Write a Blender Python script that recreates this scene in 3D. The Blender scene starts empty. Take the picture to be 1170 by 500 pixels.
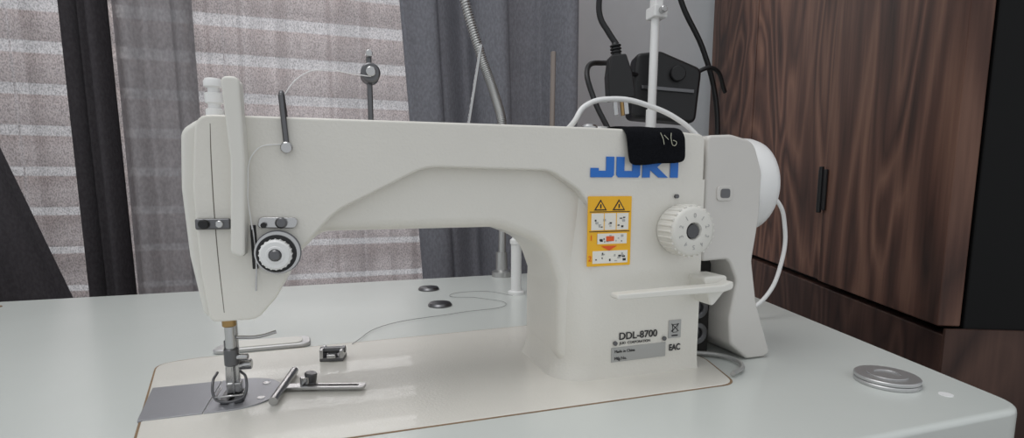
import bpy, math, random
from mathutils import Vector, Matrix
random.seed(3)
sc=bpy.context.scene
sc.view_settings.view_transform='Standard'
# ---------------------------------------------------------------- materials
def s2l(c):
    return tuple(((v/255)/12.92 if v/255<=.04045 else ((v/255+.055)/1.055)**2.4) for v in c)+(1,)
MATS={}
def mat(name,col,rough=.5,metal=0,bump=0,bscale=200,var=0,vscale=20,coat=0,spec=.5):
    if name in MATS: return MATS[name]
    m=bpy.data.materials.new(name); m.use_nodes=True
    nt=m.node_tree; b=nt.nodes['Principled BSDF']
    b.inputs['Base Color'].default_value=s2l(col)
    b.inputs['Roughness'].default_value=rough
    b.inputs['Metallic'].default_value=metal
    b.inputs['Coat Weight'].default_value=coat
    b.inputs['Specular IOR Level'].default_value=spec
    tc=nt.nodes.new('ShaderNodeTexCoord')
    n=nt.nodes.new('ShaderNodeTexNoise'); n.inputs['Scale'].default_value=vscale; n.inputs['Detail'].default_value=4
    nt.links.new(tc.outputs['Object'],n.inputs['Vector'])
    v=var if var else .04
    mx=nt.nodes.new('ShaderNodeMix'); mx.data_type='RGBA'
    mx.inputs['A'].default_value=tuple(x*(1-v) for x in s2l(col)[:3])+(1,)
    mx.inputs['B'].default_value=tuple(min(1,x*(1+v)) for x in s2l(col)[:3])+(1,)
    nt.links.new(n.outputs['Fac'],mx.inputs['Factor'])
    nt.links.new(mx.outputs['Result'],b.inputs['Base Color'])
    if bump:
        n2=nt.nodes.new('ShaderNodeTexNoise'); n2.inputs['Scale'].default_value=bscale; n2.inputs['Detail'].default_value=3
        nt.links.new(tc.outputs['Object'],n2.inputs['Vector'])
        bp=nt.nodes.new('ShaderNodeBump'); bp.inputs['Strength'].default_value=bump; bp.inputs['Distance'].default_value=.001
        nt.links.new(n2.outputs['Fac'],bp.inputs['Height']); nt.links.new(bp.outputs['Normal'],b.inputs['Normal'])
    MATS[name]=m; return m
def wood(name,c1,c2,c3,vertical=True,rough=.5,sc_=(4.6,4.6,1.05),spec=.3):
    m=bpy.data.materials.new(name); m.use_nodes=True
    nt=m.node_tree; b=nt.nodes['Principled BSDF']; b.inputs['Roughness'].default_value=rough; b.inputs['Specular IOR Level'].default_value=spec
    tc=nt.nodes.new('ShaderNodeTexCoord'); mp=nt.nodes.new('ShaderNodeMapping')
    mp.inputs['Scale'].default_value=sc_ if vertical else (sc_[2],sc_[0],sc_[1])
    nt.links.new(tc.outputs['Object'],mp.inputs['Vector'])
    n=nt.nodes.new('ShaderNodeTexNoise'); n.inputs['Scale'].default_value=1; n.inputs['Detail'].default_value=1.8; n.inputs['Distortion'].default_value=1.3
    nt.links.new(mp.outputs[0],n.inputs['Vector'])
    mu=nt.nodes.new('ShaderNodeMath'); mu.operation='MULTIPLY'; mu.inputs[1].default_value=17
    pp=nt.nodes.new('ShaderNodeMath'); pp.operation='PINGPONG'; pp.inputs[1].default_value=1
    nt.links.new(n.outputs['Fac'],mu.inputs[0]); nt.links.new(mu.outputs[0],pp.inputs[0])
    n2=nt.nodes.new('ShaderNodeTexNoise'); n2.inputs['Scale'].default_value=1; n2.inputs['Detail'].default_value=5
    mp2=nt.nodes.new('ShaderNodeMapping'); k=30
    mp2.inputs['Scale'].default_value=(sc_[0]*k,sc_[1]*k,sc_[2]*k*.25) if vertical else (sc_[2]*k*.25,sc_[0]*k,sc_[1]*k)
    nt.links.new(tc.outputs['Object'],mp2.inputs['Vector']); nt.links.new(mp2.outputs[0],n2.inputs['Vector'])
    n3=nt.nodes.new('ShaderNodeTexNoise'); n3.inputs['Scale'].default_value=2.0; n3.inputs['Detail'].default_value=3
    nt.links.new(mp.outputs[0],n3.inputs['Vector'])
    mm=nt.nodes.new('ShaderNodeMix'); mm.inputs['Factor'].default_value=.5
    nt.links.new(pp.outputs[0],mm.inputs['A']); nt.links.new(n2.outputs['Fac'],mm.inputs['B'])
    m3=nt.nodes.new('ShaderNodeMix'); m3.inputs['Factor'].default_value=.42
    nt.links.new(mm.outputs['Result'],m3.inputs['A']); nt.links.new(n3.outputs['Fac'],m3.inputs['B'])
    r=nt.nodes.new('ShaderNodeValToRGB')
    r.color_ramp.elements[0].position=.27; r.color_ramp.elements[0].color=s2l(c1)
    r.color_ramp.elements[1].position=.72; r.color_ramp.elements[1].color=s2l(c3)
    e=r.color_ramp.elements.new(.48); e.color=s2l(c2)
    nt.links.new(m3.outputs['Result'],r.inputs['Fac']); nt.links.new(r.outputs['Color'],b.inputs['Base Color'])
    return m
def cloth(name,col,transp,transl,scale=900,lo=.78):
    m=bpy.data.materials.new(name); m.use_nodes=True
    nt=m.node_tree; nt.nodes.clear()
    out=nt.nodes.new('ShaderNodeOutputMaterial')
    d=nt.nodes.new('ShaderNodeBsdfDiffuse'); t=nt.nodes.new('ShaderNodeBsdfTranslucent'); tr=nt.nodes.new('ShaderNodeBsdfTransparent')
    tc=nt.nodes.new('ShaderNodeTexCoord'); n=nt.nodes.new('ShaderNodeTexNoise'); n.inputs['Scale'].default_value=1; n.inputs['Detail'].default_value=3
    mp=nt.nodes.new('ShaderNodeMapping'); mp.inputs['Scale'].default_value=(scale*.25,scale*.25,scale*.14)
    nt.links.new(tc.outputs['Object'],mp.inputs['Vector']); nt.links.new(mp.outputs[0],n.inputs['Vector'])
    r=nt.nodes.new('ShaderNodeValToRGB')
    r.color_ramp.elements[0].position=.35; r.color_ramp.elements[1].position=.65
    r.color_ramp.elements[0].color=tuple(x*lo for x in s2l(col)[:3])+(1,); r.color_ramp.elements[1].color=s2l(col)
    nt.links.new(n.outputs['Fac'],r.inputs['Fac'])
    for s in (d,t): nt.links.new(r.outputs['Color'],s.inputs['Color'])
    m1=nt.nodes.new('ShaderNodeMixShader'); m1.inputs[0].default_value=transl
    nt.links.new(d.outputs[0],m1.inputs[1]); nt.links.new(t.outputs[0],m1.inputs[2])
    m2=nt.nodes.new('ShaderNodeMixShader')
    ma=nt.nodes.new('ShaderNodeMath'); ma.operation='MULTIPLY'; ma.inputs[1].default_value=transp*2
    nt.links.new(n.outputs['Fac'],ma.inputs[0]); nt.links.new(ma.outputs[0],m2.inputs[0])
    nt.links.new(m1.outputs[0],m2.inputs[1]); nt.links.new(tr.outputs[0],m2.inputs[2])
    nt.links.new(m2.outputs[0],out.inputs[0])
    return m
CREAM=mat('cream_enamel',(223,220,212),.34,bump=.3,bscale=420,coat=.2)
CREAM2=mat('cream_plastic',(223,221,214),.4)
COVER=mat('belt_cover_plastic',(208,205,200),.42)
WHITE=mat('white_plastic',(232,232,231),.35)
STEEL=mat('polished_steel',(190,190,190),.25,1)
ZINC=mat('zinc_steel',(200,200,200),.42,.75,bump=.1,bscale=300)
STEELD=mat('dark_steel',(110,110,112),.35,1)
GOOSE=mat('gooseneck_steel',(185,185,184),.35,.8)
BRUSH=mat('brushed_plate',(172,173,178),.45,.8,bump=.1,bscale=600)
BRASS=mat('brass',(170,140,95),.35,1)
BLACK=mat('black_plastic',(18,18,20),.45)
DARK=mat('groove_dark',(40,38,36),.8)
SEAM=mat('seam_shadow_gap',(112,106,98),.8)
FELT=mat('black_felt',(20,21,25),1,bump=1,bscale=900,var=.5,vscale=400,spec=.1)
BLUE=mat('logo_blue',(28,110,200),.4)
YEL=mat('sticker_yellow',(245,185,30),.45)
PAPER=mat('sticker_white',(235,232,222),.5)
ORG=mat('arrow_orange',(230,90,30),.5)
LAB=mat('label_silver',(175,175,173),.4,.3)
INK=mat('ink',(40,40,42),.6)
TABLE=mat('table_laminate',(209,213,209),.26,bump=.05,bscale=300,var=.06,vscale=5)
CORK=mat('cut_edge_brown',(138,114,88),.8,var=.3,vscale=80)
WALL=mat('wall_paint',(228,231,234),.8,bump=.1,bscale=150)
FLOORM=wood('floor_wood',(60,48,40),(80,64,52),(100,82,66),False,.5)
WALNUT=wood('walnut',(42,28,24),(82,56,47),(122,90,75))
WALNUTD=wood('walnut_dark',(34,22,20),(60,41,35),(84,61,52))
SIDE=mat('cabinet_side_black',(9,9,10),.6,spec=.2)
SHEER=cloth('sheer_fabric',(206,205,209),.25,.5,1900,lo=.42)
DRAPE=cloth('drape_grey',(132,133,140),.0,.2)
DRAPED=cloth('drape_dark',(72,69,72),.0,.12)
DRAPEL=cloth('drape_midgrey',(142,140,143),.05,.3)
BLIND=mat('blind_slat',(190,168,158),.6)
TRIM=mat('trim_white',(225,225,225),.5)
THREAD=mat('thread_white',(235,235,235),.8)
# ---------------------------------------------------------------- helpers
def empty(name,loc=(0,0,0),rot=(0,0,0)):
    o=bpy.data.objects.new(name,None); sc.collection.objects.link(o); o.location=loc; o.rotation_euler=rot; o.empty_display_size=.02
    return o
def mobj(name,vs,fs,m,parent=None,smooth=False):
    me=bpy.data.meshes.new(name); me.from_pydata(vs,[],fs); me.update()
    import bmesh
    bm=bmesh.new(); bm.from_mesh(me); bmesh.ops.recalc_face_normals(bm,faces=bm.faces); bm.to_mesh(me); bm.free()
    o=bpy.data.objects.new(name,me); sc.collection.objects.link(o)
    me.materials.append(m)
    if parent: o.parent=parent
    if smooth:
        for p in me.polygons: p.use_smooth=True
    return o
def bev(o,w,seg=4,ang=35):
    b=o.modifiers.new('bev','BEVEL'); b.width=w; b.segments=seg; b.limit_method='ANGLE'; b.angle_limit=math.radians(ang); b.use_clamp_overlap=True; b.harden_normals=True
    for p in o.data.polygons: p.use_smooth=True
    try:
        o.data.set_sharp_from_angle(angle=math.radians(ang))
    except Exception: pass
    return o
def fillet(pts,seg=6):
    out=[];n=len(pts)
    for i,p in enumerate(pts):
        r=p[2] if len(p)>2 else 0
        P=Vector(p[:2])
        if r<=0: out.append((P.x,P.y)); continue
        A=Vector(pts[i-1][:2])-P; B=Vector(pts[(i+1)%n][:2])-P
        la,lb=A.length,B.length; A.normalize();B.normalize()
        ang=A.angle(B)
        t=min(r/math.tan(ang/2),la*.49,lb*.49)
        a=P+A*t;b=P+B*t
        for k in range(seg+1):
            s=k/seg
            q=a*(1-s)**2+P*2*s*(1-s)+b*s*s
            out.append((q.x,q.y))
    return out
def prism(name,pts,a0,a1,m,parent=None,axis='y',bw=0,seg=4,fil=True,ang=35,fs_=6):
    pts=fillet(pts,fs_) if fil else [p[:2] for p in pts]
    def V(p,a):
        if axis=='y': return (p[0],a,p[1])
        if axis=='z': return (p[0],p[1],a)
        return (a,p[0],p[1])
    n=len(pts)
    vs=[V(p,a0) for p in pts]+[V(p,a1) for p in pts]
    fs=[tuple(range(n)),tuple(range(n,2*n))]+[(i,(i+1)%n,n+(i+1)%n,n+i) for i in range(n)]
    o=mobj(name,vs,fs,m,parent)
    if bw: bev(o,bw,seg,ang)
    return o
def box(name,lo,hi,m,parent=None,bw=0,seg=3):
    return prism(name,[(lo[0],lo[1]),(hi[0],lo[1]),(hi[0],hi[1]),(lo[0],hi[1])],lo[2],hi[2],m,parent,'z',bw,seg)
def lathe(name,prof,m,parent=None,loc=(0,0,0),axis=(0,0,1),n=40):
    vs=[];fs=[]
    q=Vector((0,0,1)).rotation_difference(Vector(axis).normalized())
    for r,h in prof:
        for k in range(n):
            a=2*math.pi*k/n
            vs.append(tuple(q@Vector((r*math.cos(a),r*math.sin(a),h))+Vector(loc)))
    L=len(prof)
    for j in range(L-1):
        for k in range(n):
            fs.append((j*n+k,j*n+(k+1)%n,(j+1)*n+(k+1)%n,(j+1)*n+k))
    if prof[0][0]>1e-5: fs.append(tuple(range(n)))
    if prof[-1][0]>1e-5: fs.append(tuple(range((L-1)*n,L*n)))
    o=mobj(name,vs,fs,m,parent,True)
    try: o.data.set_sharp_from_angle(angle=math.radians(40))
    except Exception: pass
    return o
def cyl(name,p0,p1,r,m,parent=None,n=24,r2=None,ch=None):
    p0=Vector(p0);p1=Vector(p1);h=(p1-p0).length
    r2=r if r2 is None else r2
    ch=min(r,h)*.15 if ch is None else ch
    return lathe(name,[(max(r-ch,1e-4),0),(r,ch),(r2,h-ch),(max(r2-ch,1e-4),h)],m,parent,tuple(p0),tuple(p1-p0),n)
def ring(name,ro,ri,h,m,parent=None,loc=(0,0,0),axis=(0,0,1)):
    c=h*.2
    return lathe(name,[(ri,0),(ro-c,0),(ro,c),(ro,h-c),(ro-c,h),(ri+c,h),(ri,h-c),(ri,0.00001)],m,parent,loc,axis,48)
def tube(name,pts,r,m,parent=None,cyc=False,bez=True):
    cu=bpy.data.curves.new(name,'CURVE'); cu.dimensions='3D'; cu.bevel_depth=r; cu.bevel_resolution=4; cu.resolution_u=12; cu.use_fill_caps=True
    if bez:
        s=cu.splines.new('BEZIER'); s.bezier_points.add(len(pts)-1)
        for b,p in zip(s.bezier_points,pts):
            b.co=p; b.handle_left_type='AUTO'; b.handle_right_type='AUTO'
    else:
        s=cu.splines.new('POLY'); s.points.add(len(pts)-1)
        for b,p in zip(s.points,pts): b.co=(*p,1)
    s.use_cyclic_u=cyc
    o=bpy.data.objects.new(name,cu); sc.collection.objects.link(o); cu.materials.append(m)
    if parent: o.parent=parent
    return o
def text(name,body,loc,size,m,parent=None,rot=(math.pi/2,0,0),ext=.0002,sx=1,bold=0):
    cu=bpy.data.curves.new(name,'FONT'); cu.body=body; cu.size=size; cu.extrude=ext; cu.offset=bold
    o=bpy.data.objects.new(name,cu); sc.collection.objects.link(o); cu.materials.append(m)
    o.location=loc; o.rotation_euler=rot; o.scale=(sx,1,1)
    if parent: o.parent=parent
    return o
# ---------------------------------------------------------------- room
box('floor',(-2.2,-1.6,-.80),(3.0,1.15,-.75),FLOORM)
wb=empty('wall_back')
def wbx(n,x0,x1,z0,z1): box(n,(x0,1.05,z0),(x1,1.15,z1),WALL,wb)
wbx('wall_right_part',.66,3.0,-.75,1.9)
wbx('wall_left_part',-2.2,-1.5,-.75,1.9)
wbx('wall_lower_part',-1.5,.66,-.75,-.25)
wbx('wall_upper_part',-1.5,.66,1.25,1.9)
win=empty('window_1')
for i,(x0,x1,z0,z1) in enumerate([(-1.5,-1.45,-.25,1.25),(.61,.66,-.25,1.25),(-1.5,.66,-.25,-.2),(-1.5,.66,1.2,1.25),(-.44,-.40,-.2,1.2)]):
    box('frame_%d'%i,(x0,1.06,z0),(x1,1.12,z1),TRIM,win,.004)
bl=empty('window_blinds')
vs=[];fs=[]
z=-.18
while z<1.2:
    b=len(vs)
    for (yy,zz) in ((.930,z-.036),(.965,z+.032),(.968,z+.031),(.933,z-.037)):
        vs+=[(-1.44,yy,zz),(.60,yy,zz)]
    for k in range(4):
        a=b+2*k; c=b+2*((k+1)%4); fs.append((a,a+1,c+1,c))
    z+=.088
mobj('slats',vs,fs,BLIND,bl)
for x in (-1.0,-.55,-.15,.3): cyl('ladder_cord',(x,.925,-.2),(x,.925,1.2),.0015,TRIM,bl)
def curtain(name,x0,x1,y,folds,amp,m,x1top=None,x0top=None,z0=-.70,z1=1.22,seed=0,nz=24):
    rnd=random.Random(seed); ph=[rnd.random()*6.28 for _ in range(4)]
    nx=int(folds*18)+10; vs=[];fs=[]
    for j in range(nz+1):
        t=j/nz; zz=z0+(z1-z0)*t
        tt=(zz-0)/.4
        xa=x0 if x0top is None else x0+(x0top-x0)*max(-.5,min(2.5,tt))
        xb=x1 if x1top is None else x1+(x1top-x1)*max(-.5,min(2.5,tt))
        for i in range(nx+1):
            s=i/nx
            w=math.sin(2*math.pi*folds*s+ph[0])+.45*math.sin(2*math.pi*folds*1.7*s+ph[1]+t*1.5)+.2*math.sin(2*math.pi*folds*3.1*s+ph[2]-t*2)
            yy=y+amp*w+.01*math.sin(3*t+ph[3])
            xx=xa+(xb-xa)*s+.3*amp*math.sin(4*math.pi*folds*s+ph[1])
            vs.append((xx,yy,zz))
    for j in range(nz):
        for i in range(nx):
            a=j*(nx+1)+i; fs.append((a,a+1,a+nx+2,a+nx+1))
    return mobj(name,vs,fs,m,None,True)
curtain('sheer_curtain',-1.4,-.33,.84,8,.018,SHEER,seed=1)
curtain('sheer_curtain.001',-.20,.36,.84,4.5,.016,SHEER,seed=2)
curtain('drape_curtain',-1.3,-.40,.70,5,.02,DRAPED,x1top=-.52,seed=5)
curtain('drape_curtain.001',-.365,-.300,.715,1.5,.018,DRAPED,seed=6)
curtain('drape_curtain.002',-.31,-.17,.73,1.6,.012,DRAPEL,seed=7)
curtain('drape_curtain.003',.268,.655,.72,2.6,.036,DRAPE,x0top=.243,seed=11)
rod=cyl('curtain_rod',(-1.6,.76,1.24),(1.0,.76,1.24),.012,STEELD)
# ---------------------------------------------------------------- cabinet
ca=math.atan2(.918,.411)
cab=empty('wardrobe_cabinet',(.777,-.062,0),(0,0,ca))
CL=1.14
box('carcass',(0.0,-.55,-.75),(CL,-.022,1.25),SIDE,cab,.002)
box('base_panel',(0.0,-.021,-.75),(CL,.0,.004),WALNUTD,cab,.002)
box('plinth_side',(-.004,-.55,-.75),(.0,-.0,.012),WALNUTD,cab)
box('door_near',(0.002,-.020,.014),(.312,.006,1.25),WALNUT,cab,.002)
box('door_far',(.322,-.020,.014),(.72,.0,1.25),WALNUT,cab,.002)
box('door_end',(.726,-.020,.014),(CL,.0,1.25),WALNUT,cab,.002)
box('hinge_leaf',(.300,.0065,.14),(.330,.010,.21),BLACK,cab,.001)
cyl('hinge_barrel',(.316,.011,.135),(.316,.011,.215),.004,BLACK,cab)
# ---------------------------------------------------------------- table
tb=empty('sewing_table')
prism('table_top',[(-1.25,-.22,.03),(.633,-.222,.03),(.838,.548,.03),(-1.25,.548,.03)],-.042,-.001,TABLE,tb,'z',.005,4)
for i,(x,y) in enumerate([(-1.1,-.1),(-1.1,.45),(.5,-.1),(.62,.45)]):
    box('leg_%d'%i,(x-.02,y-.02,-.75),(x+.02,y+.02,-.042),WHITE,tb,.003)
box('cross_bar',(-1.1,.16,-.6),(.55,.2,-.56),WHITE,tb,.003)
prism('cutout_rim',[(-.0946,.1257,.02),(-.0560,.1352,.02),(.328,.1497,.01),(.4605,.1375,.02),(.4565,-.04,.02),(.4385,-.1046,.02),(-.0465,-.1046,.02)],-.0012,-.0006,CORK,tb,'z')
cyl('table_screw',(-.41,.50,-.0012),(-.41,.50,.0004),.006,CORK,tb)
# ---------------------------------------------------------------- sewing machine
sm=empty('sewing_machine')
prism('bed',[(-.093,.124,.018),(-.055,.1335,.02),(.327,.148,.01),(.459,.136,.02),(.455,-.04,.02),(.437,-.103,.02),(-.045,-.103,.02)],-.03,0,CREAM,sm,'z',.0012,3)
prism('hinge_plate',[(-.050,.140,.01),(.055,.140,.01),(.052,.174,.014),(-.035,.178,.016)],-.0008,.004,ZINC,sm,'z',.0015)
prism('hinge_plate_inner',[(-.040,.144,.008),(.046,.144,.008),(.044,.168,.010),(-.028,.171,.012)],.0035,.0052,CREAM2,sm,'z',.001)
shell=[(-.002,.2325,.012),(.30,.2335,.03),(.40,.2325),(.429,.2305,.008),(.430,.12,.003),(.335,.12,.004),(.318,.150,.02),(.297,.178,.022),(.270,.195,.03),(.160,.197,.05),(.090,.162,.05),(.060,.130,.03),(.045,.098,.02),(.030,.081,.012),(-.002,.081,.006),(-.006,.12,.05),(-.007,.18,.05)]
prism('arm_shell',shell,-.055,.05,CREAM,sm,'y',.009,6)
core=[(.03,.11),(.055,.123,.02),(.078,.1455,.02),(.225,.1455,.045),(.270,.128,.04),(.2835,.09,.03),(.2835,.015,.02),(.32,.0),(.34,.21),(.05,.21)]
prism('arm_core',core,-.043,.045,CREAM,sm,'y',.010,6)
# pillar: lofted so its front-left corner melts into the arm recess at the top
vs=[];fs=[];NZ=26;NC=16
for j in range(NZ+1):
    z=.188*j/NZ
    f=max(0,min(1,(z-.07)/.115)); f=f*f*(3-2*f)
    fl=.006*max(0,1-z/.02)**2
    yfz=-.0552-.002*max(0,1-z/.02)**2
    xl=.2838-fl+.006*f; xr=.4302
    a_x=.034+.020*f; a_y=.034
    prof=[(xr,.046),(xl,.046)]
    for k in range(NC+1):
        t=k/NC*math.pi/2
        prof.append((xl+a_x*(1-math.cos(t)), yfz+a_y-a_y*math.sin(t)))
    prof.append((xr,yfz))
    vs+=[(p[0],p[1],z) for p in prof]; n=len(prof)
for j in range(NZ):
    for i in range(n):
        fs.append((j*n+i,j*n+(i+1)%n,(j+1)*n+(i+1)%n,(j+1)*n+i))
fs+= [tuple(range(n)),tuple(range(NZ*n,NZ*n+n))]
o=mobj('pillar',vs,fs,CREAM,sm,True)
o.data.set_sharp_from_angle(angle=math.radians(40))
prism('face_plate',[(-.002,.2305,.02),(-.014,.222,.012),(-.0165,.18,.05),(-.0145,.13,.05),(-.008,.084,.006),(0.006,.0815),(.006,.2305)],-.046,.042,CREAM2,sm,'y',.010,6)
tube('face_plate_seam',[(.0075,-.0547,.226),(.0065,-.0548,.2),(.0062,-.0548,.14),(.0078,-.0547,.088)],.0004,SEAM,sm)
prism('takeup_guard',[(.0185,.257,.005),(.0305,.257,.005),(.0310,.20,.02),(.0265,.130,.006),(.0175,.134,.004),(.0215,.20,.02)],-.071,-.0545,CREAM2,sm,'y',.0035,4)
lathe('pressure_regulator',[(.0001,0),(.0065,0),(.0065,.010),(.0045,.011),(.0045,.014),(.0065,.015),(.0065,.022),(.0042,.023),(.0042,.026),(.0068,.027),(.0068,.031),(.0055,.033),(.0001,.033)],WHITE,sm,(.0045,-.02,.230))
box('takeup_slot',(.0290,-.0558,.120),(.0330,-.0549,.153),BLACK,sm,.0008)
tube('check_spring_wire',[(.031,-.058,.153),(.0325,-.0595,.13),(.031,-.059,.104)],.0007,STEEL,sm)
box('thread_guide_left',(-.006,-.060,.1505),(.017,-.0555,.1585),STEELD,sm,.0015)
lathe('guide_screw_left',[(.0036,0),(.0036,.002),(.0028,.003),(.0001,.003)],BLACK,sm,(-.000,-.060,.1545),(0,-1,0),20)
cyl('guide_hook_left',(.010,-.0595,.1545),(.010,-.0625,.1545),.0025,STEEL,sm)
prism('thread_guide_right',[(.034,.151,.003),(.061,.150,.004),(.063,.158,.004),(.036,.159,.003)],-.059,-.0555,STEEL,sm,'y',.0008)
lathe('guide_screw_right',[(.0042,0),(.0042,.003),(.003,.004),(.0001,.004)],STEELD,sm,(.051,-.059,.1545),(0,-1,0),20)
cyl('guide_pin_right',(.039,-.0595,.153),(.039,-.063,.153),.002,BLACK,sm)
tx,tz=.0475,.1325
lathe('tension_base',[(.016,0),(.0165,.003),(.012,.004),(.012,.005)],STEELD,sm,(tx,-.055,tz),(0,-1,0))
lathe('tension_discs',[(.006,.0),(.0155,.002),(.0157,.0026),(.008,.004),(.0155,.0056),(.0157,.0062),(.006,.008)],STEEL,sm,(tx,-.058,tz),(0,-1,0))
lathe('tension_ring_black',[(.012,0),(.0138,.001),(.0138,.004),(.011,.0045)],BLACK,sm,(tx,-.0655,tz),(0,-1,0))
lathe('tension_nut',[(.0105,0),(.0108,.001),(.0108,.008),(.0095,.0095),(.0065,.0095),(.006,.0100),(.0045,.0100),(.004,.0075),(.0001,.0075)],WHITE,sm,(tx,-.0685,tz),(0,-1,0))
for k in range(20):
    a=2*math.pi*k/20
    cyl('nut_rib',(tx+.0107*math.cos(a),-.0700,tz+.0107*math.sin(a)),(tx+.0107*math.cos(a),-.0765,tz+.0107*math.sin(a)),.0007,WHITE,sm,6)
lathe('tension_stud',[(.004,0),(.004,.003),(.003,.004),(.0001,.004)],STEELD,sm,(tx,-.0765,tz),(0,-1,0),20)
cyl('arm_thread_pin',(.0575,-.0585,.211),(.0555,-.0580,.248),.0021,STEELD,sm)
cyl('arm_thread_pin_foot',(.0575,-.054,.2105),(.0575,-.063,.2095),.0042,STEEL,sm)
tube('arm_thread_pin_loop',[(.0555,-.058,.247),(.0555,-.053,.250),(.0555,-.047,.246),(.0565,-.044,.230)],.0019,STEELD,sm)
cyl('guide_post',(.123,.02,.230),(.123,.02,.299),.0024,STEELD,sm)
cyl('guide_post_foot',(.123,.02,.2325),(.123,.02,.240),.004,STEEL,sm)
cyl('guide_post_disc',(.1235,.026,.281),(.1235,.008,.281),.0085,STEELD,sm,30)
cyl('guide_post_screw',(.1235,.008,.281),(.1235,.003,.281),.0042,STEEL,sm)
cyl('guide_post_eye',(.123,.02,.298),(.123,.011,.298),.003,STEEL,sm)
cyl('spool_pin',(.311,.045,.22),(.312,.045,.321),.0027,mat('pin_steel',(140,130,124),.4,.6),sm)
cyl('thread_rod',(.216,.045,.22),(.234,.045,.322),.0016,STEEL,sm)
lathe('oil_cap',[(.010,0),(.0105,.004),(.009,.006),(.004,.007),(.0001,.007)],LAB,sm,(.335,-.02,.2315))
lathe('oil_window',[(.008,0),(.008,.005),(.006,.007),(.0001,.007)],STEEL,sm,(.318,-.03,.2315))
box('winder_bracket',(.075,.0,.230),(.12,.03,.2355),STEELD,sm,.001)
# needle bar group
cyl('needle_bar_bush',(0,0,.072),(0,0,.085),.0062,STEEL,sm)
cyl('needle_bar',(0,0,.030),(0,0,.085),.0040,STEEL,sm)
cyl('needle_bar_sleeve',(0,0,.064),(0,0,.0745),.0055,BRASS,sm)
cyl('needle_clamp',(0,0,.030),(0,0,.045),.0058,STEELD,sm)
cyl('needle_clamp_screw',(.004,-.001,.037),(.013,-.003,.037),.0028,STEEL,sm)
cyl('needle',(0,0,.0),(0,0,.032),.0009,STEEL,sm)
cyl('presser_bar',(-.0005,.012,.03),(-.0005,.012,.085),.0045,STEEL,sm)
cyl('presser_bar_lower',(-.002,.009,.018),(-.002,.009,.05),.005,STEELD,sm)
cyl('foot_screw',(.002,.009,.027),(.014,.008,.027),.0045,STEEL,sm)
prism('foot_shank',[(-.007,.012,.002),(.004,.012,.002),(.005,.036,.003),(-.006,.036,.003)],.004,.012,STEEL,sm,'y',.001)
prism('presser_foot_sole',[(-.009,-.014,.004),(-.002,-.016,.002),(-.0015,.002),(.0015,.002),(.002,-.016,.002),(.009,-.014,.004),(.009,.012,.002),(-.009,.012,.002)],.0015,.0045,STEELD,sm,'z',.0006)
box('foot_heel',(-.006,.000,.0045),(.006,.010,.014),STEEL,sm,.0015)
tube('finger_guard',[(-.012,.002,.024),(-.013,-.012,.020),(-.011,-.018,.009),(-.008,-.019,.0065),(.008,-.019,.0065),(.011,-.018,.009),(.012,-.012,.021),(.006,.000,.024)],.0011,STEELD,sm)
tube('finger_guard_lower',[(-.010,.002,.010),(-.010,-.020,.010),(.010,-.020,.010),(.010,.002,.010)],.0009,STEEL,sm,bez=False)
tube('lifter_arm',[(.003,.008,.052),(.020,.012,.050),(.034,.016,.052)],.0016,STEEL,sm)
pp=[]
for k in range(25):
    a=math.pi/2-math.pi*k/24; pp.append((.0+.037*math.cos(a),.010+.037*math.sin(a)))
prism('throat_plate',[(-.018,-.027)]+[(-.018,.047)]+pp,-.001,.0012,BRUSH,sm,'z',.0003,2,fil=False)
prism('slide_plate',[(-.0188,-.027),(-.0188,.047),(-.0745,.047),(-.0635,-.027)],-.001,.0011,BRUSH,sm,'z',.0003,2,fil=False)
box('feed_slot',(-.006,-.010,.001),(.006,.016,.0014),DARK,sm)
for x,y in ((.022,.028),(.022,-.008)): cyl('plate_screw',(x,y,.0008),(x,y,.0016),.0032,STEEL,sm)
# dial
dx,dz=.4005,.1405
lathe('stitch_dial_body',[(.020,0),(.0225,.001),(.0235,.004),(.0235,.022),(.0222,.0255),(.020,.027),(.0085,.027),(.008,.026),(.0065,.021),(.0001,.021)],CREAM2,sm,(dx,-.055,dz),(0,-1,0),60)
lathe('stitch_dial_hub',[(.0068,0),(.0062,.004),(.0001,.004)],mat('dial_hub_grey',(88,88,90),.5,.3),sm,(dx,-.0765,dz),(0,-1,0),24)
for k in range(26):
    a=2*math.pi*k/26
    ca_,sa_=math.cos(a),math.sin(a)
    cyl('dial_rib',(dx+.0232*ca_,-.060,dz+.0232*sa_),(dx+.0232*ca_,-.0795,dz+.0232*sa_),.0013,CREAM2,sm,8)
for k in range(10):
    a=math.pi/2-2*math.pi*k/10
    t=text('dial_digit_%d'%k,str(k%6 if k<6 else 5-k%5),(dx+.0145*math.cos(a),-.0821,dz+.0145*math.sin(a)),.006,LAB,sm)
    t.rotation_euler=(math.pi/2,-(a-math.pi/2),0); t.data.align_x='CENTER'; t.data.align_y='CENTER'
lathe('dial_stop_pin',[(.002,0),(.002,.003),(.0001,.003)],STEELD,sm,(.398,-.055,.172),(0,-1,0),14)
prism('reverse_lever',[(.318,.0835,.003),(.43,.0835),(.441,.086,.004),(.441,.094,.004),(.43,.0905),(.319,.0885,.003)],-.090,-.077,CREAM2,sm,'y',.002,4)
prism('reverse_lever_root',[(.426,.066,.004),(.443,.084,.006),(.443,.097,.004),(.415,.097,.004)],-.079,-.05,CREAM2,sm,'y',.002,4)
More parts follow.
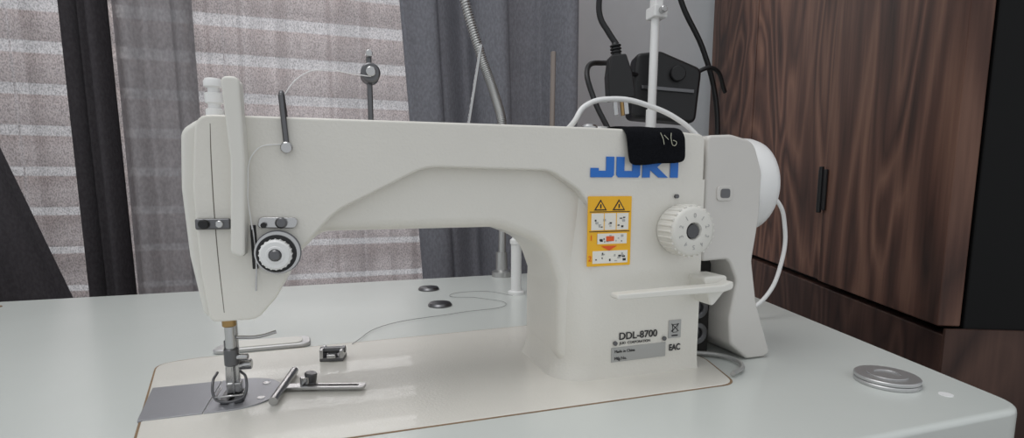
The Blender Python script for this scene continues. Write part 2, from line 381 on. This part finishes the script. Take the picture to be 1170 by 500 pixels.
# belt cover and handwheel
cov=[(.434,.2305,.006),(.462,.232,.02),(.490,.226,.02),(.502,.195,.02),(.502,.15,.03),(.496,.105,.02),(.505,.06,.03),(.527,.004,.012),(.519,0.0,.004),(.497,0.0,.006),(.474,.018,.01),(.471,.045,.03),(.478,.085,.015),(.466,.108,.008),(.434,.107,.004)]
prism('belt_cover',cov,-.052,.045,COVER,sm,'y',.008,5)
prism('belt_cover_window',[(.447,.167,.005),(.466,.167,.005),(.466,.182,.005),(.447,.182,.005)],-.0535,-.0515,COVER,sm,'y',.0008)
prism('belt_cover_hole',[(.451,.170,.003),(.462,.170,.003),(.462,.179,.003),(.451,.179,.003)],-.0541,-.0534,STEELD,sm,'y')
box('belt_housing',(.4305,-.045,.0),(.436,.04,.228),COVER,sm,.001)
box('belt_gap',(.4305,-.02,.0),(.472,.035,.12),DARK,sm,.002)
for k in range(3):
    ring('pulley_%d'%k,.012,.006,.004,STEELD,sm,(.452,-.024,.025+.028*k),(0,-1,0))
lathe('handwheel',[(.030,-.006),(.046,-.005),(.050,0),(.0515,.006),(.0515,.018),(.050,.024),(.046,.028),(.040,.029),(.036,.024),(.014,.020),(.013,.028),(.0001,.029)],WHITE,sm,(.502,-.002,.182),(1,0,0),64)
# ------------- decals on pillar
yf=-.0556
def decal(name,pts,m,th=.0005,off=0):
    return prism(name,pts,yf-th-off,yf+.0003-off,m,sm,'y')
lz0,lz1=.1895,.2080; H=lz1-lz0
def L(x0,pts,nm):
    decal(nm,[(x0+a,lz0+b*H) for a,b in pts],BLUE)
L(.3075,[(0,0),(.0215,0),(.0235,.12),(.0235,1),(.0155,1),(.0155,.32),(.008,.32),(.008,.45),(0,.45)],'logo_j')
L(.3335,[(0,.12),(.002,0),(.0225,0),(.0245,.12),(.0245,1),(.0165,1),(.0165,.32),(.008,.32),(.008,1),(0,1)],'logo_u')
L(.3605,[(0,0),(.008,0),(.008,.38),(.0175,0),(.0275,0),(.0155,.52),(.027,1),(.0175,1),(.008,.64),(.008,1),(0,1)],'logo_k')
L(.3905,[(0,0),(.0085,0),(.0085,1),(0,1)],'logo_i')
sx0,sx1,sz0,sz1=.3055,.3500,.1085,.1725
decal('warning_sticker',[(sx0,sz0,.001),(sx1,sz0,.001),(sx1,sz1,.001),(sx0,sz1,.001)],YEL)
def sd(n,a,b,c,d,m,o=.0005): decal(n,[(sx0+a*(sx1-sx0),sz0+b*(sz1-sz0)),(sx0+c*(sx1-sx0),sz0+b*(sz1-sz0)),(sx0+c*(sx1-sx0),sz0+d*(sz1-sz0)),(sx0+a*(sx1-sx0),sz0+d*(sz1-sz0))],m,.0004,o)
for cx in (.28,.70):
    X=sx0+cx*(sx1-sx0);Z=sz0+.87*(sz1-sz0)
    decal('warn_triangle',[(X-.0065,Z-.0045),(X+.0065,Z-.0045),(X,Z+.0055)],INK,.0004,.0004)
    decal('warn_triangle_in',[(X-.0045,Z-.0034),(X+.0045,Z-.0034),(X,Z+.0035)],YEL,.0004,.0007)
    decal('warn_mark',[(X-.0006,Z-.0025),(X+.0006,Z-.0025),(X+.0006,Z+.0012),(X-.0006,Z+.0012)],INK,.0004,.001)
sd('panel_a',.08,.52,.93,.76,PAPER); sd('panel_b',.22,.30,.93,.49,YEL,.0004); sd('panel_c',.22,.32,.90,.47,PAPER,.0006); sd('panel_d',.12,.04,.93,.22,PAPER)
sd('line_1',.04,.775,.96,.785,INK); sd('line_2',.04,.495,.96,.505,INK)
rr=random.Random(4)
for (a,b,c,d) in ((.08,.52,.93,.76),(.22,.32,.90,.47),(.12,.04,.93,.22)):
    for k in range(14):
        u=a+.04+(c-a-.12)*rr.random(); w=b+.02+(d-b-.07)*rr.random()
        sd('pictogram',u,w,u+.02+.05*rr.random(),w+.01+.025*rr.random(),LAB if k%2 else INK,.0008)
for u in (.36,.64): sd('panel_divider',u,.52,u+.012,.76,YEL,.0009)
decal('sticker_arrow',[(sx0+.014,sz0+.0185),(sx0+.030,sz0+.0185),(sx0+.022,sz0+.0142)],ORG,.0004,.0008)
sd('hand_icon',.42,.36,.60,.43,ORG,.001)
text('sticker_1','1',(sx0+.002,yf-.0009,sz0+.024),.007,ORG,sm); text('sticker_2','2',(sx0+.001,yf-.0009,sz0+.005),.007,ORG,sm)
text('model_text','DDL-8700',(.3405,yf-.0004,.0365),.0098,INK,sm,sx=1.0,bold=.00012)
text('maker_text','JUKI  CORPORATION',(.3415,yf-.0004,.0318),.0035,INK,sm)
decal('serial_plate',[(.333,.0150),(.3925,.0155),(.3925,.0295),(.333,.0290)],LAB)
text('serial_a','Made in China',(.336,yf-.0008,.0240),.0038,INK,sm); text('serial_b','Mfg.No.',(.336,yf-.0008,.0170),.0042,INK,sm)
decal('weee_label',[(.3955,.033),(.4095,.033),(.4095,.051),(.3955,.051)],LAB)
for a in (-.7,.7):
    o=box('weee_cross',(-.0055,-.0003,-.0004),(.0055,.0003,.0004),INK,sm); o.location=(.4025,yf-.0008,.0435); o.rotation_euler=(0,a*1.1,0)
decal('weee_bin',[(.4000,.0385),(.4050,.0385),(.4060,.047),(.3990,.047)],INK,.0004,.0003); decal('weee_bin_in',[(.4006,.0392),(.4044,.0392),(.4052,.0463),(.3998,.0463)],LAB,.0004,.0005)
decal('weee_bar',[(.399,.0348),(.406,.0348),(.406,.0362),(.399,.0362)],INK,.0004,.0004)
text('eac_text','EAC',(.3965,yf-.0004,.0205),.0088,INK,sm,sx=.8,bold=.0002)
for x in (.3365,.3905): cyl('plate_rivet',(x,yf,.0335),(x,yf-.002,.0335),.0022,STEELD,sm,14)
# ---------------------------------------------------------------- felt patch over pillar top
def sheet(name,rows,m,th=.0018):
    n=len(rows[0]); vs=[p for r in rows for p in r]; fs=[]
    for j in range(len(rows)-1):
        for i in range(n-1):
            a=j*n+i; fs.append((a,a+1,a+n+1,a+n))
    o=mobj(name,vs,fs,m,None,True); s=o.modifiers.new('sol','SOLIDIFY'); s.thickness=th; s.offset=0
    sb=o.modifiers.new('sub','SUBSURF'); sb.levels=sb.render_levels=2
    return o
rows=[]
prof=[(.03,.2355),(0,.2358),(-.03,.2362),(-.045,.2362),(-.0535,.2345),(-.0580,.229),(-.0592,.220),(-.0598,.210),(-.0615,.1995)]
for j,(y,z) in enumerate(prof):
    r=[]
    for i in range(7):
        s=i/6; sh=.010*(j/8)
        r.append((.334+sh*.9+s*(.071-.012*(j/8)),y+.0008*math.sin(i*1.7+j)-(.0010 if j>4 else 0),z+(.004*(s) if j>5 else 0)+.0006*math.sin(i*2+j)))
    rows.append(r)
pt=sheet('felt_patch',rows,FELT)
CH=mat('chalk',(190,190,170),.9)
tube('chalk_mark_1',[(.374,-.0624,.230),(.3765,-.0634,.224),(.3775,-.0636,.2195)],.0003,CH,pt)
tube('chalk_mark_2',[(.378,-.0624,.228),(.382,-.0634,.224)],.0003,CH,pt)
tube('chalk_mark_3',[(.3855,-.0622,.230),(.385,-.0634,.224),(.388,-.0638,.2185),(.3905,-.0638,.2215),(.387,-.0636,.2235)],.0003,CH,pt)
# ---------------------------------------------------------------- loose items
bc=empty('presser_foot_attachment',(.080,.085,0),(0,0,-.2))
box('plate',(-.012,-.010,0),(.012,.010,.004),STEELD,bc,.001)
box('side_a',(-.012,-.010,.003),(-.008,.008,.013),STEEL,bc,.001); box('side_b',(.008,-.010,.003),(.012,.008,.012),STEEL,bc,.001)
cyl('pin',(-.013,.0,.010),(.013,.0,.010),.0035,STEELD,bc); box('tongue',(-.004,-.013,.004),(.005,.0,.008),STEEL,bc,.001)
sg=empty('seam_gauge',(.045,.005,0),(0,0,-.28))
prism('slotted_arm',fillet([(-.004,-.0055,.003),(.066,-.0055,.004),(.066,.0055,.004),(-.004,.0055,.003)]),.002,.0045,STEEL,sg,'z',.0006,fil=False)
prism('arm_slot',[(.010,-.0015,.001),(.060,-.0015,.001),(.060,.0015,.001),(.010,.0015,.001)],.0044,.0047,DARK,sg,'z')
tube('guide_bar',[(-.002,-.034,.004),(-.012,.040,.004)],.0038,STEEL,sg,bez=False)
cyl('thumb_screw',(.012,.012,.0),(.014,.012,.012),.0055,STEELD,sg); cyl('thumb_screw_neck',(.010,.006,.004),(.010,.006,.010),.004,STEEL,sg)
for i,(x,y) in enumerate(((.2365,.432),(.233,.301))):
    lathe('metal_plug' if i==0 else 'metal_plug.001',[(.0001,0),(.018,0),(.0185,.002),(.016,.005),(.006,.0065),(.0001,.0065)],STEELD,None,(x,y,-.001))
ws=empty('steel_washer',(.575,-.144,-.001))
ring('washer_low',.0265,.010,.0035,ZINC,ws,(0,0,0)); ring('washer_top',.0265,.010,.0035,ZINC,ws,(.0012,.001,.0036)); ring('washer_rim',.0165,.0105,.0012,ZINC,ws,(.0012,.001,.0071))
lathe('washer_core',[(.0103,0),(.0103,.0065),(.0001,.0065)],LAB,ws)
lathe('painted_glint',[(.0055,0),(.0055,.0004),(.0001,.0004)],mat('glint_gloss_white',(250,250,250),.2),None,(.596,-.182,-.001))  # lamp glint on the table top, modelled as a thin white disc
lathe('thread_post',[(.0001,0),(.014,0),(.014,.005),(.0095,.007),(.0088,.012),(.0088,.085),(.0105,.087),(.0105,.093),(.006,.097),(.0001,.098)],WHITE,None,(.372,.347,-.001))
tube('loose_thread',[(.10,.13,.001),(.14,.20,.001),(.25,.24,.001),(.33,.27,.001),(.30,.33,.001),(.26,.36,.001),(.32,.38,.001),(.36,.33,.001)],.0004,mat('thread_grey',(140,140,140),.8))
tube('needle_thread',[(.0555,-.05,.247),(.066,-.045,.262),(.085,-.02,.275),(.108,0,.277),(.1235,.006,.277)],.0004,THREAD,sm)
tube('hanging_thread',[(.031,-.060,.15),(.030,-.060,.18),(.037,-.058,.208),(.0565,-.055,.213)],.0004,THREAD,sm)
# ---------------------------------------------------------------- lamp gooseneck
gl=empty('gooseneck_lamp')
path=[(.400,.525,0),(.403,.525,.15),(.403,.525,.29),(.387,.525,.357),(.357,.525,.437),(.324,.525,.55),(.30,.50,.70),(.31,.44,.80),(.33,.36,.80)]
tube('flex_core',path,.0078,GOOSE,gl)
def cr(P,t):
    n=len(P)-1; i=min(int(t*n),n-1); f=t*n-i
    p=[Vector(P[max(0,min(n,k))]) for k in (i-1,i,i+1,i+2)]
    return .5*((2*p[1])+(-p[0]+p[2])*f+(2*p[0]-5*p[1]+4*p[2]-p[3])*f*f+(-p[0]+3*p[1]-3*p[2]+p[3])*f**3)
hel=[];turns=170
NN=turns*10
for k in range(NN+1):
    t=.12+.86*k/NN; c=cr(path,t); d=(cr(path,min(1,t+.002))-cr(path,t-.002)).normalized()
    a=Vector((0,1,0)); a=(a-d*a.dot(d)).normalized(); b=d.cross(a); th=2*math.pi*k/10
    hel.append(tuple(c+(a*math.cos(th)+b*math.sin(th))*.0082))
tube('flex_ribs',hel,.0016,GOOSE,gl,bez=False)
lathe('lamp_clamp',[(.0001,0),(.020,0),(.020,.010),(.012,.014),(.0115,.05),(.0001,.05)],GOOSE,gl,(.400,.525,-.001))
lathe('lamp_head',[(.008,0),(.014,.01),(.035,.05),(.037,.055),(.033,.052),(.0001,.02)],STEELD,gl,(.33,.36,.80),(.3,-.7,-.8))
# ---------------------------------------------------------------- thread stand
ts=empty('thread_stand')
cyl('pole',(.560,.25,0),(.568,.25,.80),.0066,WHITE,ts)
lathe('pole_base',[(.0001,0),(.022,0),(.022,.006),(.010,.01),(.009,.03),(.0001,.03)],STEEL,ts,(.56,.25,-.001))
box('pole_clamp',(.554,.236,.435),(.577,.262,.452),WHITE,ts,.002); box('pole_joint',(.5585,.241,.452),(.5725,.259,.50),WHITE,ts,.002)
cyl('clamp_screw',(.565,.236,.444),(.565,.226,.444),.005,STEEL,ts)
lathe('pole_sleeve',[(.0001,0),(.0082,0),(.0082,.20),(.0001,.2)],WHITE,ts,(.5625,.25,.10))
tube('guide_arm',[(.567,.25,.72),(.50,.25,.75),(.40,.22,.75)],.003,STEEL,ts)
pg=empty('power_plug')
prism('plug_body',[(-.010,.032,.003),(.010,.032,.003),(.016,.008,.006),(.0175,-.024,.004),(-.0175,-.024,.004),(-.016,.008,.006)],-.012,.012,BLACK,pg,'y',.003,3)
for k,x in enumerate((-.007,.007)): 
    box('prong_%d'%k,(x-.003,-.001,-.043),(x+.003,.001,-.022),STEEL,pg,.0004)
cyl('ground_prong',(0,-.006,-.045),(0,-.006,-.022),.0026,BRASS,pg)
cyl('strain_relief',(0,0,.026),(0,0,.050),.0065,BLACK,pg,16,.0045)
for k in range(4): ring('relief_rib_%d'%k,.0072,.003,.002,BLACK,pg,(0,0,.032+.004*k))
pg.location=(.448,.150,.318); pg.rotation_euler=(0,-.12,-.25)
tube('power_cord',[(.4435,.15,.364),(.434,.155,.380),(.424,.16,.40),(.4225,.16,.43),(.424,.17,.55),(.46,.2,.70),(.55,.242,.76)],.0038,BLACK)
tube('power_cord.001',[(.426,.13,.250),(.412,.15,.295),(.412,.17,.335),(.45,.2,.352),(.53,.275,.36),(.60,.285,.352)],.0035,BLACK)
ad=empty('power_adapter')
prism('adapter_case',[(-.058,-.056,.012),(.050,-.056,.012),(.050,.030,.015),(-.02,.052,.02),(-.058,.045,.01)],-.022,.022,BLACK,ad,'y',.006,4)
box('case_lip',(-.045,-.026,-.010),(.040,-.020,-.004),STEELD,ad,.001)
cyl('case_knob',(.01,-.022,.018),(.01,-.03,.018),.012,BLACK,ad)
ad.location=(.610,.285,.342); ad.rotation_euler=(0,.08,-.3)
bpy.context.view_layer.update()
ac=tube('adapter_cord',[(.65,.28,.36),(.69,.27,.375),(.725,.28,.34)],.0035,BLACK,ad)
ac.matrix_parent_inverse=ad.matrix_world.inverted()
tube('black_cable',[(.60,.27,.75),(.638,.30,.502),(.694,.30,.407),(.721,.30,.336),(.73,.30,.25),(.72,.30,.1),(.68,.31,.004)],.0045,BLACK)
tube('white_cable',[(.318,.03,.236),(.3245,.02,.246),(.337,.02,.263),(.3695,.02,.272),(.417,.02,.266),(.456,.02,.251),(.478,.02,.236)],.0028,WHITE)
tube('white_cable.001',[(.60,.10,.19),(.652,.08,.163),(.670,.08,.125),(.668,.08,.0775),(.645,.08,.031),(.60,.085,.003)],.0028,WHITE)
tube('wiring_loop',[(.44,-.02,.004),(.475,-.045,.003),(.47,-.075,.003),(.445,-.09,.003)],.0022,LAB)
# ---------------------------------------------------------------- light
w=bpy.data.worlds.new('World'); sc.world=w; w.use_nodes=True
bg=w.node_tree.nodes['Background']; bg.inputs[0].default_value=(.94,.97,1,1); bg.inputs[1].default_value=.68
def area(n,loc,tgt,sz,e,col=(1,1,1)):
    l=bpy.data.lights.new(n,'AREA'); l.energy=e; l.size=sz; l.color=col
    o=bpy.data.objects.new(n,l); sc.collection.objects.link(o); o.location=loc
    o.rotation_euler=(Vector(tgt)-Vector(loc)).to_track_quat('-Z','Y').to_euler()
area('ceiling_light',(-.3,-.1,1.9),(.1,.1,0),.9,10.5,(1,.99,.98))
area('outdoor_light',(-.3,2.2,1.4),(-.2,.8,.3),1.6,85,(1,.98,.97))
# ---------------------------------------------------------------- camera
cam=bpy.data.cameras.new('camera'); co=bpy.data.objects.new('camera',cam); sc.collection.objects.link(co)
co.location=(.0938,-.4861,.182); co.rotation_euler=(math.radians(90-7.407),0,math.radians(-18))
cam.sensor_width=36; cam.lens=600/1170*36; cam.shift_y=40/1170; cam.clip_start=.01
sc.camera=co
